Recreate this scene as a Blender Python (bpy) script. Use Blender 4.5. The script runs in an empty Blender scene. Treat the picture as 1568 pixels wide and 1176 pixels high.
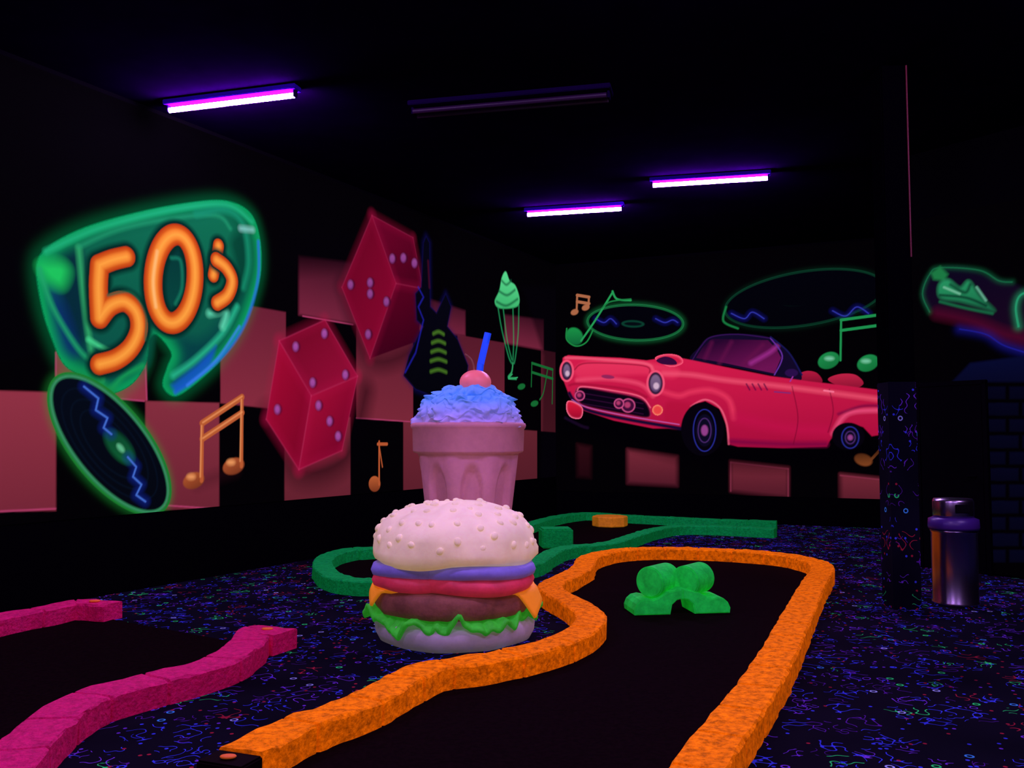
import bpy, bmesh, math, random
import numpy as np
from mathutils import Vector, noise, Matrix
random.seed(7)
sc = bpy.context.scene
sc.view_settings.view_transform = 'Standard'
w = bpy.data.worlds.new('World'); sc.world = w; w.use_nodes = True
w.node_tree.nodes['Background'].inputs[0].default_value = (0.02, 0.0, 0.05, 1)
w.node_tree.nodes['Background'].inputs[1].default_value = 0.0

# ------------------------------------------------------------------ camera
# Survey grid: photo is 2212x1659; measurements use a 1568-wide grid (x 1.4107).
F, CX, CY, H = 1358.0, 784.0, 588.0, 1.4
TH = math.atan(82 / F)
cam = bpy.data.objects.new('camera', bpy.data.cameras.new('camera'))
sc.collection.objects.link(cam); sc.camera = cam
cam.location = (0, 0, H); cam.rotation_euler = (math.pi / 2 + TH, 0, 0)
cam.data.sensor_width = 36; cam.data.lens = 36 * F / 1568.0
cam.data.clip_end = 200

def ray(u, v):
    x = u - CX; z = -(v - CY)
    return Vector((x, F * math.cos(TH) - z * math.sin(TH), F * math.sin(TH) + z * math.cos(TH)))
def on_z(u, v, z):
    d = ray(u, v); t = (z - H) / d.z
    return (d.x * t, d.y * t)

def lin(r, g, b):
    f = lambda c: (c / 255 / 12.92) if c / 255 <= 0.04045 else ((c / 255 + 0.055) / 1.055) ** 2.4
    return (f(r), f(g), f(b))

# ------------------------------------------------------------------ helpers
def link(o, parent=None):
    sc.collection.objects.link(o)
    if parent: o.parent = parent
    return o
def empty(name, loc=(0, 0, 0)):
    e = bpy.data.objects.new(name, None); e.location = loc; e.empty_display_size = 0.1
    return link(e)
def mesh_obj(name, verts, faces, mat=None, parent=None, smooth=False, loc=(0, 0, 0)):
    me = bpy.data.meshes.new(name); me.from_pydata([tuple(v) for v in verts], [], faces); me.update()
    bm = bmesh.new(); bm.from_mesh(me); bmesh.ops.recalc_face_normals(bm, faces=bm.faces); bm.to_mesh(me); bm.free()
    if mat: me.materials.append(mat)
    if smooth:
        for p in me.polygons: p.use_smooth = True
    o = bpy.data.objects.new(name, me); o.location = loc
    return link(o, parent)
def box(name, c, s, mat, parent=None, bev=0.0, rot=0.0):
    bm = bmesh.new(); bmesh.ops.create_cube(bm, size=1)
    for v in bm.verts: v.co = Vector((v.co.x * s[0], v.co.y * s[1], v.co.z * s[2]))
    if bev: bmesh.ops.bevel(bm, geom=bm.edges[:], offset=bev, segments=2, affect='EDGES')
    me = bpy.data.meshes.new(name); bm.to_mesh(me); bm.free(); me.materials.append(mat)
    o = bpy.data.objects.new(name, me); o.location = c; o.rotation_euler = (0, 0, rot)
    return link(o, parent)
def revolve(name, prof, seg, mat, parent=None, disp=None, loc=(0, 0, 0), smooth=True):
    vs = []; fs = []; rings = []
    for i, (r, z) in enumerate(prof):
        if r <= 1e-5:
            rings.append([len(vs)]); vs.append((0, 0, z))
        else:
            ring = []
            for k in range(seg):
                t = 2 * math.pi * k / seg
                rr, zz = (r, z) if disp is None else disp(t, r, z, i)
                ring.append(len(vs)); vs.append((rr * math.cos(t), rr * math.sin(t), zz))
            rings.append(ring)
    for a, b in zip(rings, rings[1:]):
        for k in range(seg):
            k2 = (k + 1) % seg
            if len(a) == 1 and len(b) == 1: continue
            if len(a) == 1: fs.append((a[0], b[k], b[k2]))
            elif len(b) == 1: fs.append((a[k], b[0], a[k2]))
            else: fs.append((a[k], b[k], b[k2], a[k2]))
    return mesh_obj(name, vs, fs, mat, parent, smooth, loc)
def crom(pts, n=6, closed=False):
    P = [np.array(p, float) for p in pts]; out = []; m = len(P)
    rng = range(m) if closed else range(m - 1)
    for i in rng:
        if closed: a, b, c, d = P[(i - 1) % m], P[i], P[(i + 1) % m], P[(i + 2) % m]
        else: a, b, c, d = P[max(i - 1, 0)], P[i], P[i + 1], P[min(i + 2, m - 1)]
        for k in range(n):
            t = k / n
            out.append(0.5 * ((2 * b) + (-a + c) * t + (2 * a - 5 * b + 4 * c - d) * t * t + (-a + 3 * b - 3 * c + d) * t ** 3))
    if not closed: out.append(P[-1])
    return out
def tube(name, pts, r, mat, parent=None, loc=(0, 0, 0), res=4):
    cu = bpy.data.curves.new(name, 'CURVE'); cu.dimensions = '3D'; cu.bevel_depth = r; cu.bevel_resolution = res; cu.use_fill_caps = True
    sp = cu.splines.new('POLY'); sp.points.add(len(pts) - 1)
    for p, q in zip(sp.points, pts): p.co = (*q, 1)
    cu.materials.append(mat)
    o = bpy.data.objects.new(name, cu); o.location = loc
    return link(o, parent)

# ------------------------------------------------------------------ materials
def nodes(name):
    m = bpy.data.materials.new(name); m.use_nodes = True
    try: m.cycles.emission_sampling = 'NONE'
    except Exception: pass
    nt = m.node_tree; b = nt.nodes['Principled BSDF']
    return m, nt, b
def mat_fluo(name, rgb, e=0.25, rough=0.75, bump=0.0, bscale=30, var=0.0, vscale=12, ergb=None, metal=0.0, spec=0.3):
    m, nt, b = nodes(name); N = nt.nodes; L = nt.links
    c = lin(*rgb); ec = lin(*(ergb or rgb))
    b.inputs['Base Color'].default_value = (*c, 1); b.inputs['Roughness'].default_value = rough
    b.inputs['Metallic'].default_value = metal; b.inputs['Specular IOR Level'].default_value = spec
    b.inputs['Emission Color'].default_value = (*ec, 1); b.inputs['Emission Strength'].default_value = e
    tc = N.new('ShaderNodeTexCoord')
    if bump > 0:
        n = N.new('ShaderNodeTexNoise'); n.inputs['Scale'].default_value = bscale; n.inputs['Detail'].default_value = 4
        bp = N.new('ShaderNodeBump'); bp.inputs['Strength'].default_value = bump; bp.inputs['Distance'].default_value = 0.02
        L.new(tc.outputs['Object'], n.inputs['Vector']); L.new(n.outputs['Fac'], bp.inputs['Height']); L.new(bp.outputs[0], b.inputs['Normal'])
    if var > 0:
        n2 = N.new('ShaderNodeTexNoise'); n2.inputs['Scale'].default_value = vscale; n2.inputs['Detail'].default_value = 4
        n2.inputs['Roughness'].default_value = 0.7
        L.new(tc.outputs['Object'], n2.inputs['Vector'])
        for col, sock in ((c, 'Base Color'), (ec, 'Emission Color')):
            cr = N.new('ShaderNodeValToRGB'); cr.color_ramp.elements[0].position = 0.35; cr.color_ramp.elements[1].position = 0.65
            cr.color_ramp.elements[0].color = (*[x * (1 - var) for x in col], 1); cr.color_ramp.elements[1].color = (*col, 1)
            L.new(n2.outputs['Fac'], cr.inputs[0]); L.new(cr.outputs[0], b.inputs[sock])
    return m

def mat_carpet(name, vertical=False, gain=1.0):
    m, nt, b = nodes(name); N = nt.nodes; L = nt.links
    tc = N.new('ShaderNodeTexCoord'); src = tc.outputs['Object']
    if vertical:
        sx = N.new('ShaderNodeSeparateXYZ'); L.new(src, sx.inputs[0])
        ad = N.new('ShaderNodeMath'); ad.operation = 'ADD'; L.new(sx.outputs[0], ad.inputs[0]); L.new(sx.outputs[1], ad.inputs[1])
        cb = N.new('ShaderNodeCombineXYZ'); L.new(ad.outputs[0], cb.inputs[0]); L.new(sx.outputs[2], cb.inputs[1]); src = cb.outputs[0]
    def math_(op, a, bb, clamp=False):
        x = N.new('ShaderNodeMath'); x.operation = op; x.use_clamp = clamp
        for i, q in enumerate((a, bb)):
            if q is None: continue
            if isinstance(q, (int, float)): x.inputs[i].default_value = q
            else: L.new(q, x.inputs[i])
        return x.outputs[0]
    def vor(scale, off):
        mp = N.new('ShaderNodeMapping'); mp.inputs['Location'].default_value = (off, off * 1.7, 0); L.new(src, mp.inputs[0])
        v = N.new('ShaderNodeTexVoronoi'); v.voronoi_dimensions = '2D'; v.inputs['Scale'].default_value = scale
        L.new(mp.outputs[0], v.inputs['Vector'])
        s = N.new('ShaderNodeSeparateColor'); L.new(v.outputs['Color'], s.inputs[0])
        return v.outputs['Distance'], s.outputs[0], s.outputs[1]
    def ramp(fac, cols):
        r = N.new('ShaderNodeValToRGB'); r.color_ramp.interpolation = 'CONSTANT'
        n = len(cols)
        while len(r.color_ramp.elements) < n: r.color_ramp.elements.new(0.5)
        for i, c in enumerate(cols):
            r.color_ramp.elements[i].position = i / n; r.color_ramp.elements[i].color = (*lin(*c), 1)
        L.new(fac, r.inputs[0]); return r.outputs[0]
    BL = (50, 50, 220); VI = (100, 40, 200); GR = (40, 180, 110); RE = (140, 22, 54); CY_ = (50, 110, 215); LI = (140, 130, 230); PU = (72, 20, 140)
    outs = []
    for sc_, off, nsc, thr, rad, gate, cols in ((4.6, 0.3, 12, 0.022, 0.40, 0.28, [BL, VI, BL, PU, BL, PU, BL, VI, RE, GR]),
                                                (6.5, 5.1, 17, 0.025, 0.33, 0.45, [BL, PU, VI, BL, PU, BL, VI, GR, BL])):
        d, r0, r1 = vor(sc_, off)
        nz = N.new('ShaderNodeTexNoise'); nz.noise_dimensions = '2D'; nz.inputs['Scale'].default_value = nsc; nz.inputs['Detail'].default_value = 0.0
        L.new(src, nz.inputs['Vector'])
        ln = math_('LESS_THAN', math_('ABSOLUTE', math_('SUBTRACT', nz.outputs['Fac'], 0.5), None), thr)
        mk = math_('MULTIPLY', math_('MULTIPLY', ln, math_('LESS_THAN', d, rad)), math_('GREATER_THAN', r1, gate))
        outs.append((mk, ramp(r0, cols)))
    d, r0, r1 = vor(8.0, 2.2)
    rg = math_('LESS_THAN', math_('ABSOLUTE', math_('SUBTRACT', d, 0.13), None), 0.035)
    mk = math_('MULTIPLY', rg, math_('GREATER_THAN', r1, 0.86)); outs.append((mk, ramp(r0, [GR, BL, LI, CY_, VI])))
    d, r0, r1 = vor(14.0, 9.4)
    mk = math_('MULTIPLY', math_('LESS_THAN', d, 0.13), math_('GREATER_THAN', r1, 0.76)); outs.append((mk, ramp(r0, [RE, BL, VI, RE, BL, BL])))
    cur = None
    for mk, col in outs:
        mx = N.new('ShaderNodeMix'); mx.data_type = 'RGBA'; L.new(mk, mx.inputs['Factor'])
        if cur is None: mx.inputs['A'].default_value = (*lin(9, 5, 24), 1)
        else: L.new(cur, mx.inputs['A'])
        L.new(col, mx.inputs['B']); cur = mx.outputs['Result']
    nb = N.new('ShaderNodeTexNoise'); nb.inputs['Scale'].default_value = 1.6; nb.inputs['Detail'].default_value = 1; L.new(src, nb.inputs['Vector'])
    dk = N.new('ShaderNodeMix'); dk.data_type = 'RGBA'; dk.blend_type = 'MULTIPLY'; dk.inputs['Factor'].default_value = 1
    L.new(cur, dk.inputs['A']); dk.inputs['B'].default_value = (.3, .3, .3, 1)
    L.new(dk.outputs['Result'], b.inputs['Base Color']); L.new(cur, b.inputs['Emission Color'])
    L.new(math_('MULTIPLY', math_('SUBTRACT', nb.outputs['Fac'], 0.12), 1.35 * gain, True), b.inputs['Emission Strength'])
    b.inputs['Roughness'].default_value = 0.95; b.inputs['Specular IOR Level'].default_value = 0.02
    return m

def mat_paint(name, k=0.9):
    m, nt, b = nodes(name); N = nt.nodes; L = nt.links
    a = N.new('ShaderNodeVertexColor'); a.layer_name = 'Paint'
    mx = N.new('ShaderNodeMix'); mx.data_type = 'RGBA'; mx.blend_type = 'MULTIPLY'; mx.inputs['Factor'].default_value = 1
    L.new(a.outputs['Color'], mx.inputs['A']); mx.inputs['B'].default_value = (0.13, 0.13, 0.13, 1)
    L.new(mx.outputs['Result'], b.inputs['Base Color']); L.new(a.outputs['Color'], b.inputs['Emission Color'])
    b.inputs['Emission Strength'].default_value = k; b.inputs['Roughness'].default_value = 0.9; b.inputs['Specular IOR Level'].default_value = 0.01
    return m

M_wall = mat_fluo('black_wall_paint', (3, 2, 5), 0, 0.95, spec=0.01)
M_ceil = mat_fluo('black_ceiling_paint', (9, 0, 26), 0, 0.95, spec=0.0, var=0.3, vscale=2)
M_floor = mat_carpet('blacklight_carpet')
M_lane = mat_fluo('dark_putting_turf', (14, 4, 7), 0.15, 0.95, spec=0.01, var=0.5, vscale=40)
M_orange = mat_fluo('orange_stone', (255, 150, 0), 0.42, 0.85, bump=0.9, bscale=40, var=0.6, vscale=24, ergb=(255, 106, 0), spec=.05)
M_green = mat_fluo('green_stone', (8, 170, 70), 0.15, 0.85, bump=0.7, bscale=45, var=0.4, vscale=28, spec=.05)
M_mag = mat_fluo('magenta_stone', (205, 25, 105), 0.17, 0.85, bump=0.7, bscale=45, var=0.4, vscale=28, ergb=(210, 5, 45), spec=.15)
M_black = mat_fluo('black_plastic', (6, 5, 9), 0, 0.4)
M_num = mat_fluo('orange_number', (220, 100, 30), 0.2, 0.6)

# ------------------------------------------------------------------ room
C = Vector((0.8, 15.97)); dL = Vector((4.9, 8.88)).normalized(); dB = Vector((4.94, -2.19)).normalized()
B1 = C + dB * 5.9
R0 = Vector((4.42, 9.75)); dR = Vector((0.6, -0.8))
R1 = R0 + dR * ((9.75 + 4.2) / 0.8); L0 = C - dL * ((15.97 + 4.2) / dL.y)
CZ = 4.54
poly = [L0, R1, R0, B1, C]
def slab(name, pts, z0, z1, mat):
    n = len(pts)
    vs = [(p.x, p.y, z0) for p in pts] + [(p.x, p.y, z1) for p in pts]
    fs = [tuple(range(n)), tuple(range(n, 2 * n))] + [(i, (i + 1) % n, n + (i + 1) % n, n + i) for i in range(n)]
    return mesh_obj(name, vs, fs, mat)
floor = slab('floor', poly, -0.08, 0.0, M_floor)
ceil = slab('ceiling', poly, CZ, CZ + 0.08, M_ceil)
def wall(name, a, b, mat=M_wall, t=0.12):
    d = (b - a).normalized(); n = Vector((d.y, -d.x))
    cen = Vector((1, 6))
    if (cen - a).dot(n) > 0: n = -n
    return slab(name, [a, b, b + n * t, a + n * t], 0.0, CZ, mat)
w_left = wall('wall_left', L0, C)
w_back = wall('wall_back', C, B1)
w_ret = wall('wall_return', B1, R0)
w_right = wall('wall_right', R0, R1)
w_front = wall('wall_front', R1, L0)

# ------------------------------------------------------------------ mural painter (vertex paint in wall metres)
class Mural:
    def __init__(s, a, d, length, z0, z1, res, geo=1.0, toward=Vector((0, 0))):
        s.a = a; s.d = d; s.n = Vector((d.y, -d.x))
        if (toward - a).dot(s.n) < 0: s.n = -s.n
        ns = int(length / res)
        k = np.linspace(0, 1, ns)
        s.S = length * ((geo ** k - 1) / (geo - 1) if geo != 1.0 else k)
        s.Z = np.linspace(z0, z1, int((z1 - z0) / res))
        s.C = np.zeros((len(s.Z), len(s.S), 3)); s.C[:] = np.array(lin(2, 1, 3))
    def pt(s, u, v):
        r = ray(u, v); n = s.n
        t = (s.a.x * n.x + s.a.y * n.y) / (r.x * n.x + r.y * n.y)
        x, y, z = r.x * t, r.y * t, H + r.z * t
        return np.array([(x - s.a.x) * s.d.x + (y - s.a.y) * s.d.y, z])
    def sub(s, P, m):
        P = np.array(P); lo = P.min(0) - m; hi = P.max(0) + m
        i0, i1 = np.searchsorted(s.S, [lo[0], hi[0]]); j0, j1 = np.searchsorted(s.Z, [lo[1], hi[1]])
        if i1 <= i0 or j1 <= j0: return None
        X, Y = np.meshgrid(s.S[i0:i1], s.Z[j0:j1])
        return (slice(j0, j1), slice(i0, i1)), X, Y, lo, hi
    def conv(s, pts, smooth, closed):
        if smooth: pts = crom(pts, 7, closed)
        return [s.pt(p[0], p[1]) for p in pts]
    def dist(s, P, X, Y, closed):
        D = np.full(X.shape, 1e9); n = len(P)
        for i in range(n if closed else n - 1):
            a = P[i]; b = P[(i + 1) % n]; ab = b - a; l = ab @ ab + 1e-12
            t = np.clip(((X - a[0]) * ab[0] + (Y - a[1]) * ab[1]) / l, 0, 1)
            D = np.minimum(D, (X - a[0] - t * ab[0]) ** 2 + (Y - a[1] - t * ab[1]) ** 2)
        return np.sqrt(D)
    def inside(s, P, X, Y):
        I = np.zeros(X.shape, bool); n = len(P)
        for i in range(n):
            a = P[i]; b = P[(i + 1) % n]
            if a[1] == b[1]: continue
            c = ((a[1] > Y) != (b[1] > Y)) & (X < (b[0] - a[0]) * (Y - a[1]) / (b[1] - a[1]) + a[0])
            I ^= c
        return I
    def blend(s, sl, m, col):
        s.C[sl] = s.C[sl] * (1 - m[..., None]) + col * m[..., None]
    def fill(s, pts, col, col2=None, g=(0, -1), soft=0.008, alpha=1.0, smooth=False, rim=None, rimw=0.05, rima=1.0):
        P = s.conv(pts, smooth, True); q = s.sub(P, soft * 2 + 0.02)
        if q is None: return
        sl, X, Y, lo, hi = q
        D = s.dist(P, X, Y, True); I = s.inside(P, X, Y); sd = np.where(I, -D, D)
        m = np.clip(0.5 - sd / soft, 0, 1) * alpha
        c = np.array(lin(*col))
        if col2 is not None:
            c2 = np.array(lin(*col2)); gx, gy = g
            t = ((X - lo[0]) / (hi[0] - lo[0]) - 0.5) * gx + ((Y - lo[1]) / (hi[1] - lo[1]) - 0.5) * gy + 0.5
            t = np.clip(t, 0, 1)[..., None]; c = c * (1 - t) + c2 * t
        else: c = np.broadcast_to(c, X.shape + (3,))
        s.blend(sl, m, c)
        if rim is not None:
            m2 = np.where(I, np.exp(-(D / rimw) ** 2), 0) * rima
            s.blend(sl, m2, np.array(lin(*rim)))
    def stroke(s, pts, w, col, soft=0.008, alpha=1.0, smooth=True, closed=False, glow=0.0, galpha=0.5):
        P = s.conv(pts, smooth and len(pts) > 2, closed); q = s.sub(P, w + soft + glow * 2.5)
        if q is None: return
        sl, X, Y, lo, hi = q
        D = s.dist(P, X, Y, closed); c = np.array(lin(*col))
        if glow: s.blend(sl, np.exp(-(D / glow) ** 2) * galpha, c)
        s.blend(sl, np.clip(0.5 - (D - w / 2) / soft, 0, 1) * alpha, c)
    def ell(s, cx, cy, rx, ry, a=0, n=36):
        ca, sa = math.cos(a), math.sin(a)
        return [(cx + rx * math.cos(t) * ca - ry * math.sin(t) * sa, cy + rx * math.cos(t) * sa + ry * math.sin(t) * ca)
                for t in [2 * math.pi * i / n for i in range(n)]]
    def build(s, name, parent, mat, off=0.006):
        ny, nx = s.C.shape[:2]; X, Z = np.meshgrid(s.S, s.Z)
        co = np.stack([s.a.x + s.d.x * X + s.n.x * off, s.a.y + s.d.y * X + s.n.y * off, Z], -1).reshape(-1, 3)
        me = bpy.data.meshes.new(name); me.vertices.add(nx * ny); me.vertices.foreach_set('co', co.ravel().astype(np.float32))
        idx = np.arange(nx * ny).reshape(ny, nx)
        q = np.stack([idx[:-1, :-1], idx[:-1, 1:], idx[1:, 1:], idx[1:, :-1]], -1).reshape(-1, 4)
        me.loops.add(q.size); me.loops.foreach_set('vertex_index', q.ravel().astype(np.int32))
        me.polygons.add(len(q)); me.polygons.foreach_set('loop_start', (np.arange(len(q)) * 4).astype(np.int32))
        me.update(calc_edges=True)
        ca = me.color_attributes.new('Paint', 'FLOAT_COLOR', 'POINT')
        rgba = np.ones((nx * ny, 4), np.float32); rgba[:, :3] = s.C.reshape(-1, 3); ca.data.foreach_set('color', rgba.ravel())
        me.materials.append(mat); o = bpy.data.objects.new(name, me); return link(o, parent)

RES = 0.008
LEN = 10.9
ML = Mural(C - dL * LEN, dL, LEN - 0.02, 0.7, 4.5, RES, geo=2.0)
m = ML
# --- checkerboard
def yl(pts, u):
    return float(np.interp(u, [p[0] for p in pts], [p[1] for p in pts]))
R_m1 = [(0, 250), (455, 392), (540, 400), (632, 450), (712, 476), (772, 482), (852, 492)]
R_0 = [(0, 400), (390, 470), (540, 496), (712, 514), (852, 540)]
R_1 = [(0, 597), (85, 601), (220, 614), (335, 617), (545, 640), (852, 662)]
R_2 = [(0, 783), (530, 778), (852, 768)]
PINK = (142, 50, 66); PINK2 = (108, 32, 52)
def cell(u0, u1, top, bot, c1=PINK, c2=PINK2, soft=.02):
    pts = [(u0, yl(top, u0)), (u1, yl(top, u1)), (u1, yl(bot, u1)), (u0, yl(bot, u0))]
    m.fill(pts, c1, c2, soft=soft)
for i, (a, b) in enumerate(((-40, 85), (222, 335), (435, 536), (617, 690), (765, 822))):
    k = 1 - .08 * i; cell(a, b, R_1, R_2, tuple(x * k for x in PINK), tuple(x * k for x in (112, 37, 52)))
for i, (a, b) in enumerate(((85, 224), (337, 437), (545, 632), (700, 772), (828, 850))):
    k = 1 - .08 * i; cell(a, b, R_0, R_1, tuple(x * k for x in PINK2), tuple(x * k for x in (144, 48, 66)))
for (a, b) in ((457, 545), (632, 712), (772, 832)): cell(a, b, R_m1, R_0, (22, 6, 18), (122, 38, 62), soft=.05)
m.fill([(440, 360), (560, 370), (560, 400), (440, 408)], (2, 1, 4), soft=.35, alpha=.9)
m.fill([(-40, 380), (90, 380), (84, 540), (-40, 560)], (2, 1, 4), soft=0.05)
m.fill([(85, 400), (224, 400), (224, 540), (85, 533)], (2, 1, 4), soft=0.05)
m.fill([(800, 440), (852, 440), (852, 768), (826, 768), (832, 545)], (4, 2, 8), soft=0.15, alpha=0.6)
HL = (180, 62, 105)
for P in ([(0, 783), (84, 779)], [(226, 772), (330, 779)], [(436, 779), (533, 779)], [(222, 560), (224, 612)], [(85, 601), (220, 614)], [(463, 484), (540, 497)], [(545, 640), (632, 646)], [(85, 540), (85, 600)]):
    m.stroke(P, 0.012, HL, soft=.015)

# --- "50s" badge
OUT = [(56, 408), (75, 378), (130, 349), (210, 326), (290, 311), (345, 308), (381, 325), (396, 360), (399, 410), (389, 455),
       (366, 510), (330, 558), (292, 592), (266, 606), (249, 590), (256, 562), (262, 540), (240, 512), (228, 520), (222, 556),
       (200, 588), (165, 602), (140, 582), (100, 560), (80, 520), (64, 470)]
m.stroke(OUT, 0.02, (0, 120, 64), closed=True, glow=0.08, galpha=0.28)
m.fill(OUT, (8, 92, 60), (4, 50, 66), smooth=True, rim=(10, 150, 84), rimw=0.10)
m.fill([(135, 372), (300, 330), (350, 335), (362, 400), (340, 480), (300, 520), (240, 500), (220, 560), (165, 575), (140, 540), (128, 450)], (14, 112, 74), (8, 70, 66), smooth=True, soft=0.15)
m.fill([(92, 400), (128, 395), (128, 520), (96, 490)], (5, 34, 52), smooth=True, soft=0.12, alpha=0.85)
m.fill([(352, 370), (372, 360), (378, 420), (360, 470), (345, 470), (362, 420)], (4, 60, 44), smooth=True, soft=0.12, alpha=0.8)
m.fill([(75, 440), (100, 470), (118, 540), (92, 530)], (10, 40, 100), smooth=True, soft=0.12, alpha=0.8)
m.fill([(60, 405), (90, 400), (105, 415), (95, 440), (72, 430)], (30, 200, 90), smooth=True, soft=0.14, alpha=0.9)
m.stroke([(60, 412), (80, 470), (120, 535), (150, 560)], 0.03, (30, 160, 100), soft=0.05)
m.stroke([(70, 385), (150, 350), (260, 322), (345, 314), (385, 340)], 0.035, (30, 175, 115), soft=0.06)
m.stroke([(120, 380), (128, 460), (140, 540), (155, 580)], 0.03, (50, 180, 105), soft=0.07)
m.stroke([(120, 378), (180, 352), (260, 335), (330, 330), (352, 350)], 0.02, (30, 150, 100), soft=0.06)
m.stroke([(300, 328), (345, 322), (372, 345), (380, 400), (372, 440)], 0.05, (20, 140, 100), soft=0.08)
m.stroke([(368, 350), (386, 352)], 0.03, (150, 225, 210), soft=0.08, alpha=.8)
m.stroke([(395, 370), (394, 430), (372, 500), (330, 555), (268, 600)], 0.03, (36, 110, 200), soft=0.04)
m.stroke([(362, 470), (340, 510), (300, 550), (265, 575)], 0.04, (40, 190, 140), soft=0.08)
m.stroke([(320, 480), (345, 478), (340, 500)], 0.04, (100, 230, 180), soft=0.09)
m.stroke([(135, 520), (175, 540), (205, 520), (215, 480)], 0.03, (70, 220, 140), soft=0.05)
m.fill([(262, 590), (300, 560), (330, 530), (322, 560), (290, 590), (268, 603)], (20, 80, 190), soft=0.06, alpha=0.8)
m.stroke([(286, 590), (330, 552), (366, 500)], 0.015, (60, 130, 240), soft=0.04)
m.stroke([(150, 560), (160, 600), (190, 575), (218, 560)], 0.04, (20, 150, 80), soft=0.05)
def letter_(pts, wd, closed=False, smooth=True):
    m.stroke(pts, wd + 0.10, (2, 40, 34), soft=0.05, closed=closed, smooth=smooth)
    m.stroke(pts, wd + 0.02, (176, 52, 16), closed=closed, smooth=smooth)
    m.stroke(pts, wd * 0.74, (226, 106, 30), soft=0.06, closed=closed, smooth=smooth)
    m.stroke(pts, wd * 0.26, (250, 170, 66), soft=0.08, closed=closed, smooth=smooth)
FIVE = [(193, 393), (172, 398), (152, 406), (150, 440), (152, 487), (168, 468), (190, 462), (208, 478), (212, 505), (200, 532), (178, 550), (152, 558)]
letter_(crom(FIVE[:3], 3) + crom(FIVE[2:5], 3) + crom(FIVE[4:], 6), 0.17, smooth=False)
m.stroke([(165, 452), (200, 448), (222, 480), (222, 520)], 0.02, (20, 90, 60), soft=0.03)
m.fill(ML.ell(267, 427, 20, 50, 0.06), (4, 50, 46), (6, 70, 60), soft=0.05)
letter_(ML.ell(266, 427, 32, 68, 0.06), 0.19, True)
m.stroke([(262, 395), (276, 400), (278, 440), (268, 465)], 0.025, (20, 120, 90), soft=0.04)
m.stroke([(238, 470), (234, 430), (240, 385)], 0.02, (250, 190, 120), soft=0.04)
letter_([(334, 376), (331, 396), (326, 422)], 0.12)
letter_([(331, 398), (346, 410), (355, 430), (348, 452), (332, 464)], 0.14)

# --- record
ra = math.atan2(205, 165)
m.stroke(ML.ell(167, 680, 130, 58, ra), 0.03, (26, 120, 44), closed=True, glow=0.05, galpha=0.35)
m.fill(ML.ell(167, 680, 128, 56, ra), (4, 10, 22), (4, 6, 14), soft=0.02)
m.stroke(ML.ell(167, 680, 126, 54, ra), 0.018, (60, 160, 105), closed=True, soft=0.03)
for k in (0.82, 0.66, 0.5): m.stroke(ML.ell(167, 680, 126 * k, 54 * k, ra), 0.01, (6, 16, 32), closed=True, soft=0.02)
m.fill(ML.ell(182, 684, 32, 15, ra), (8, 56, 42), (16, 100, 50), soft=0.05)
m.fill(ML.ell(184, 686, 8, 4, ra), (90, 180, 130), soft=0.03)
for P in ([(128, 592), (150, 610), (146, 628), (164, 640), (158, 655), (170, 665)], [(195, 700), (208, 715), (203, 730), (216, 742), (208, 758), (222, 768)]):
    m.stroke(P, 0.05, (16, 34, 130), soft=0.10, smooth=False, alpha=0.8); m.stroke(P, 0.010, (80, 130, 235), soft=0.02, smooth=False)

# --- music notes
def beamed(M, h1, h2, s1, s2, hw, col, wst, dark=None, beam2=14):
    for h in (h1, h2):
        M.fill(M.ell(h[0], h[1], hw, hw * 0.72, -0.4), col, dark or col, soft=0.02, g=(0.5, -1))
    M.stroke([s1, (s1[0] - 1, h1[1])], wst, col); M.stroke([s2, (s2[0] - 1, h2[1])], wst, col)
    for k in (0, beam2): M.stroke([(s1[0], s1[1] + k), (s2[0], s2[1] + k)], wst * 1.5, col)
m.stroke([(302, 740), (360, 720)], 0.1, (40, 10, 20), soft=0.15, alpha=0.4)
beamed(ML, (296, 736), (357, 714), (309, 648), (370, 608), 17, (180, 88, 46), 0.045, (100, 40, 24), 24)
for P in ([(308, 652), (306, 730)], [(369, 612), (367, 706)], [(310, 647), (370, 607)], [(310, 671), (370, 631)]): m.stroke(P, .012, (235, 150, 90), soft=.02)
m.fill(ML.ell(292, 730, 6, 4), (230, 150, 90), soft=.05); m.fill(ML.ell(353, 708, 6, 4), (230, 150, 90), soft=.05)
m.fill(ML.ell(573, 741, 9, 12, 0), (190, 95, 50), (100, 38, 22)); m.stroke([(580, 676), (580, 742)], 0.03, (180, 85, 46))
m.stroke([(578, 680), (592, 680)], 0.04, (180, 85, 46)); m.stroke([(580, 682), (585, 715)], 0.02, (180, 85, 46))

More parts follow.
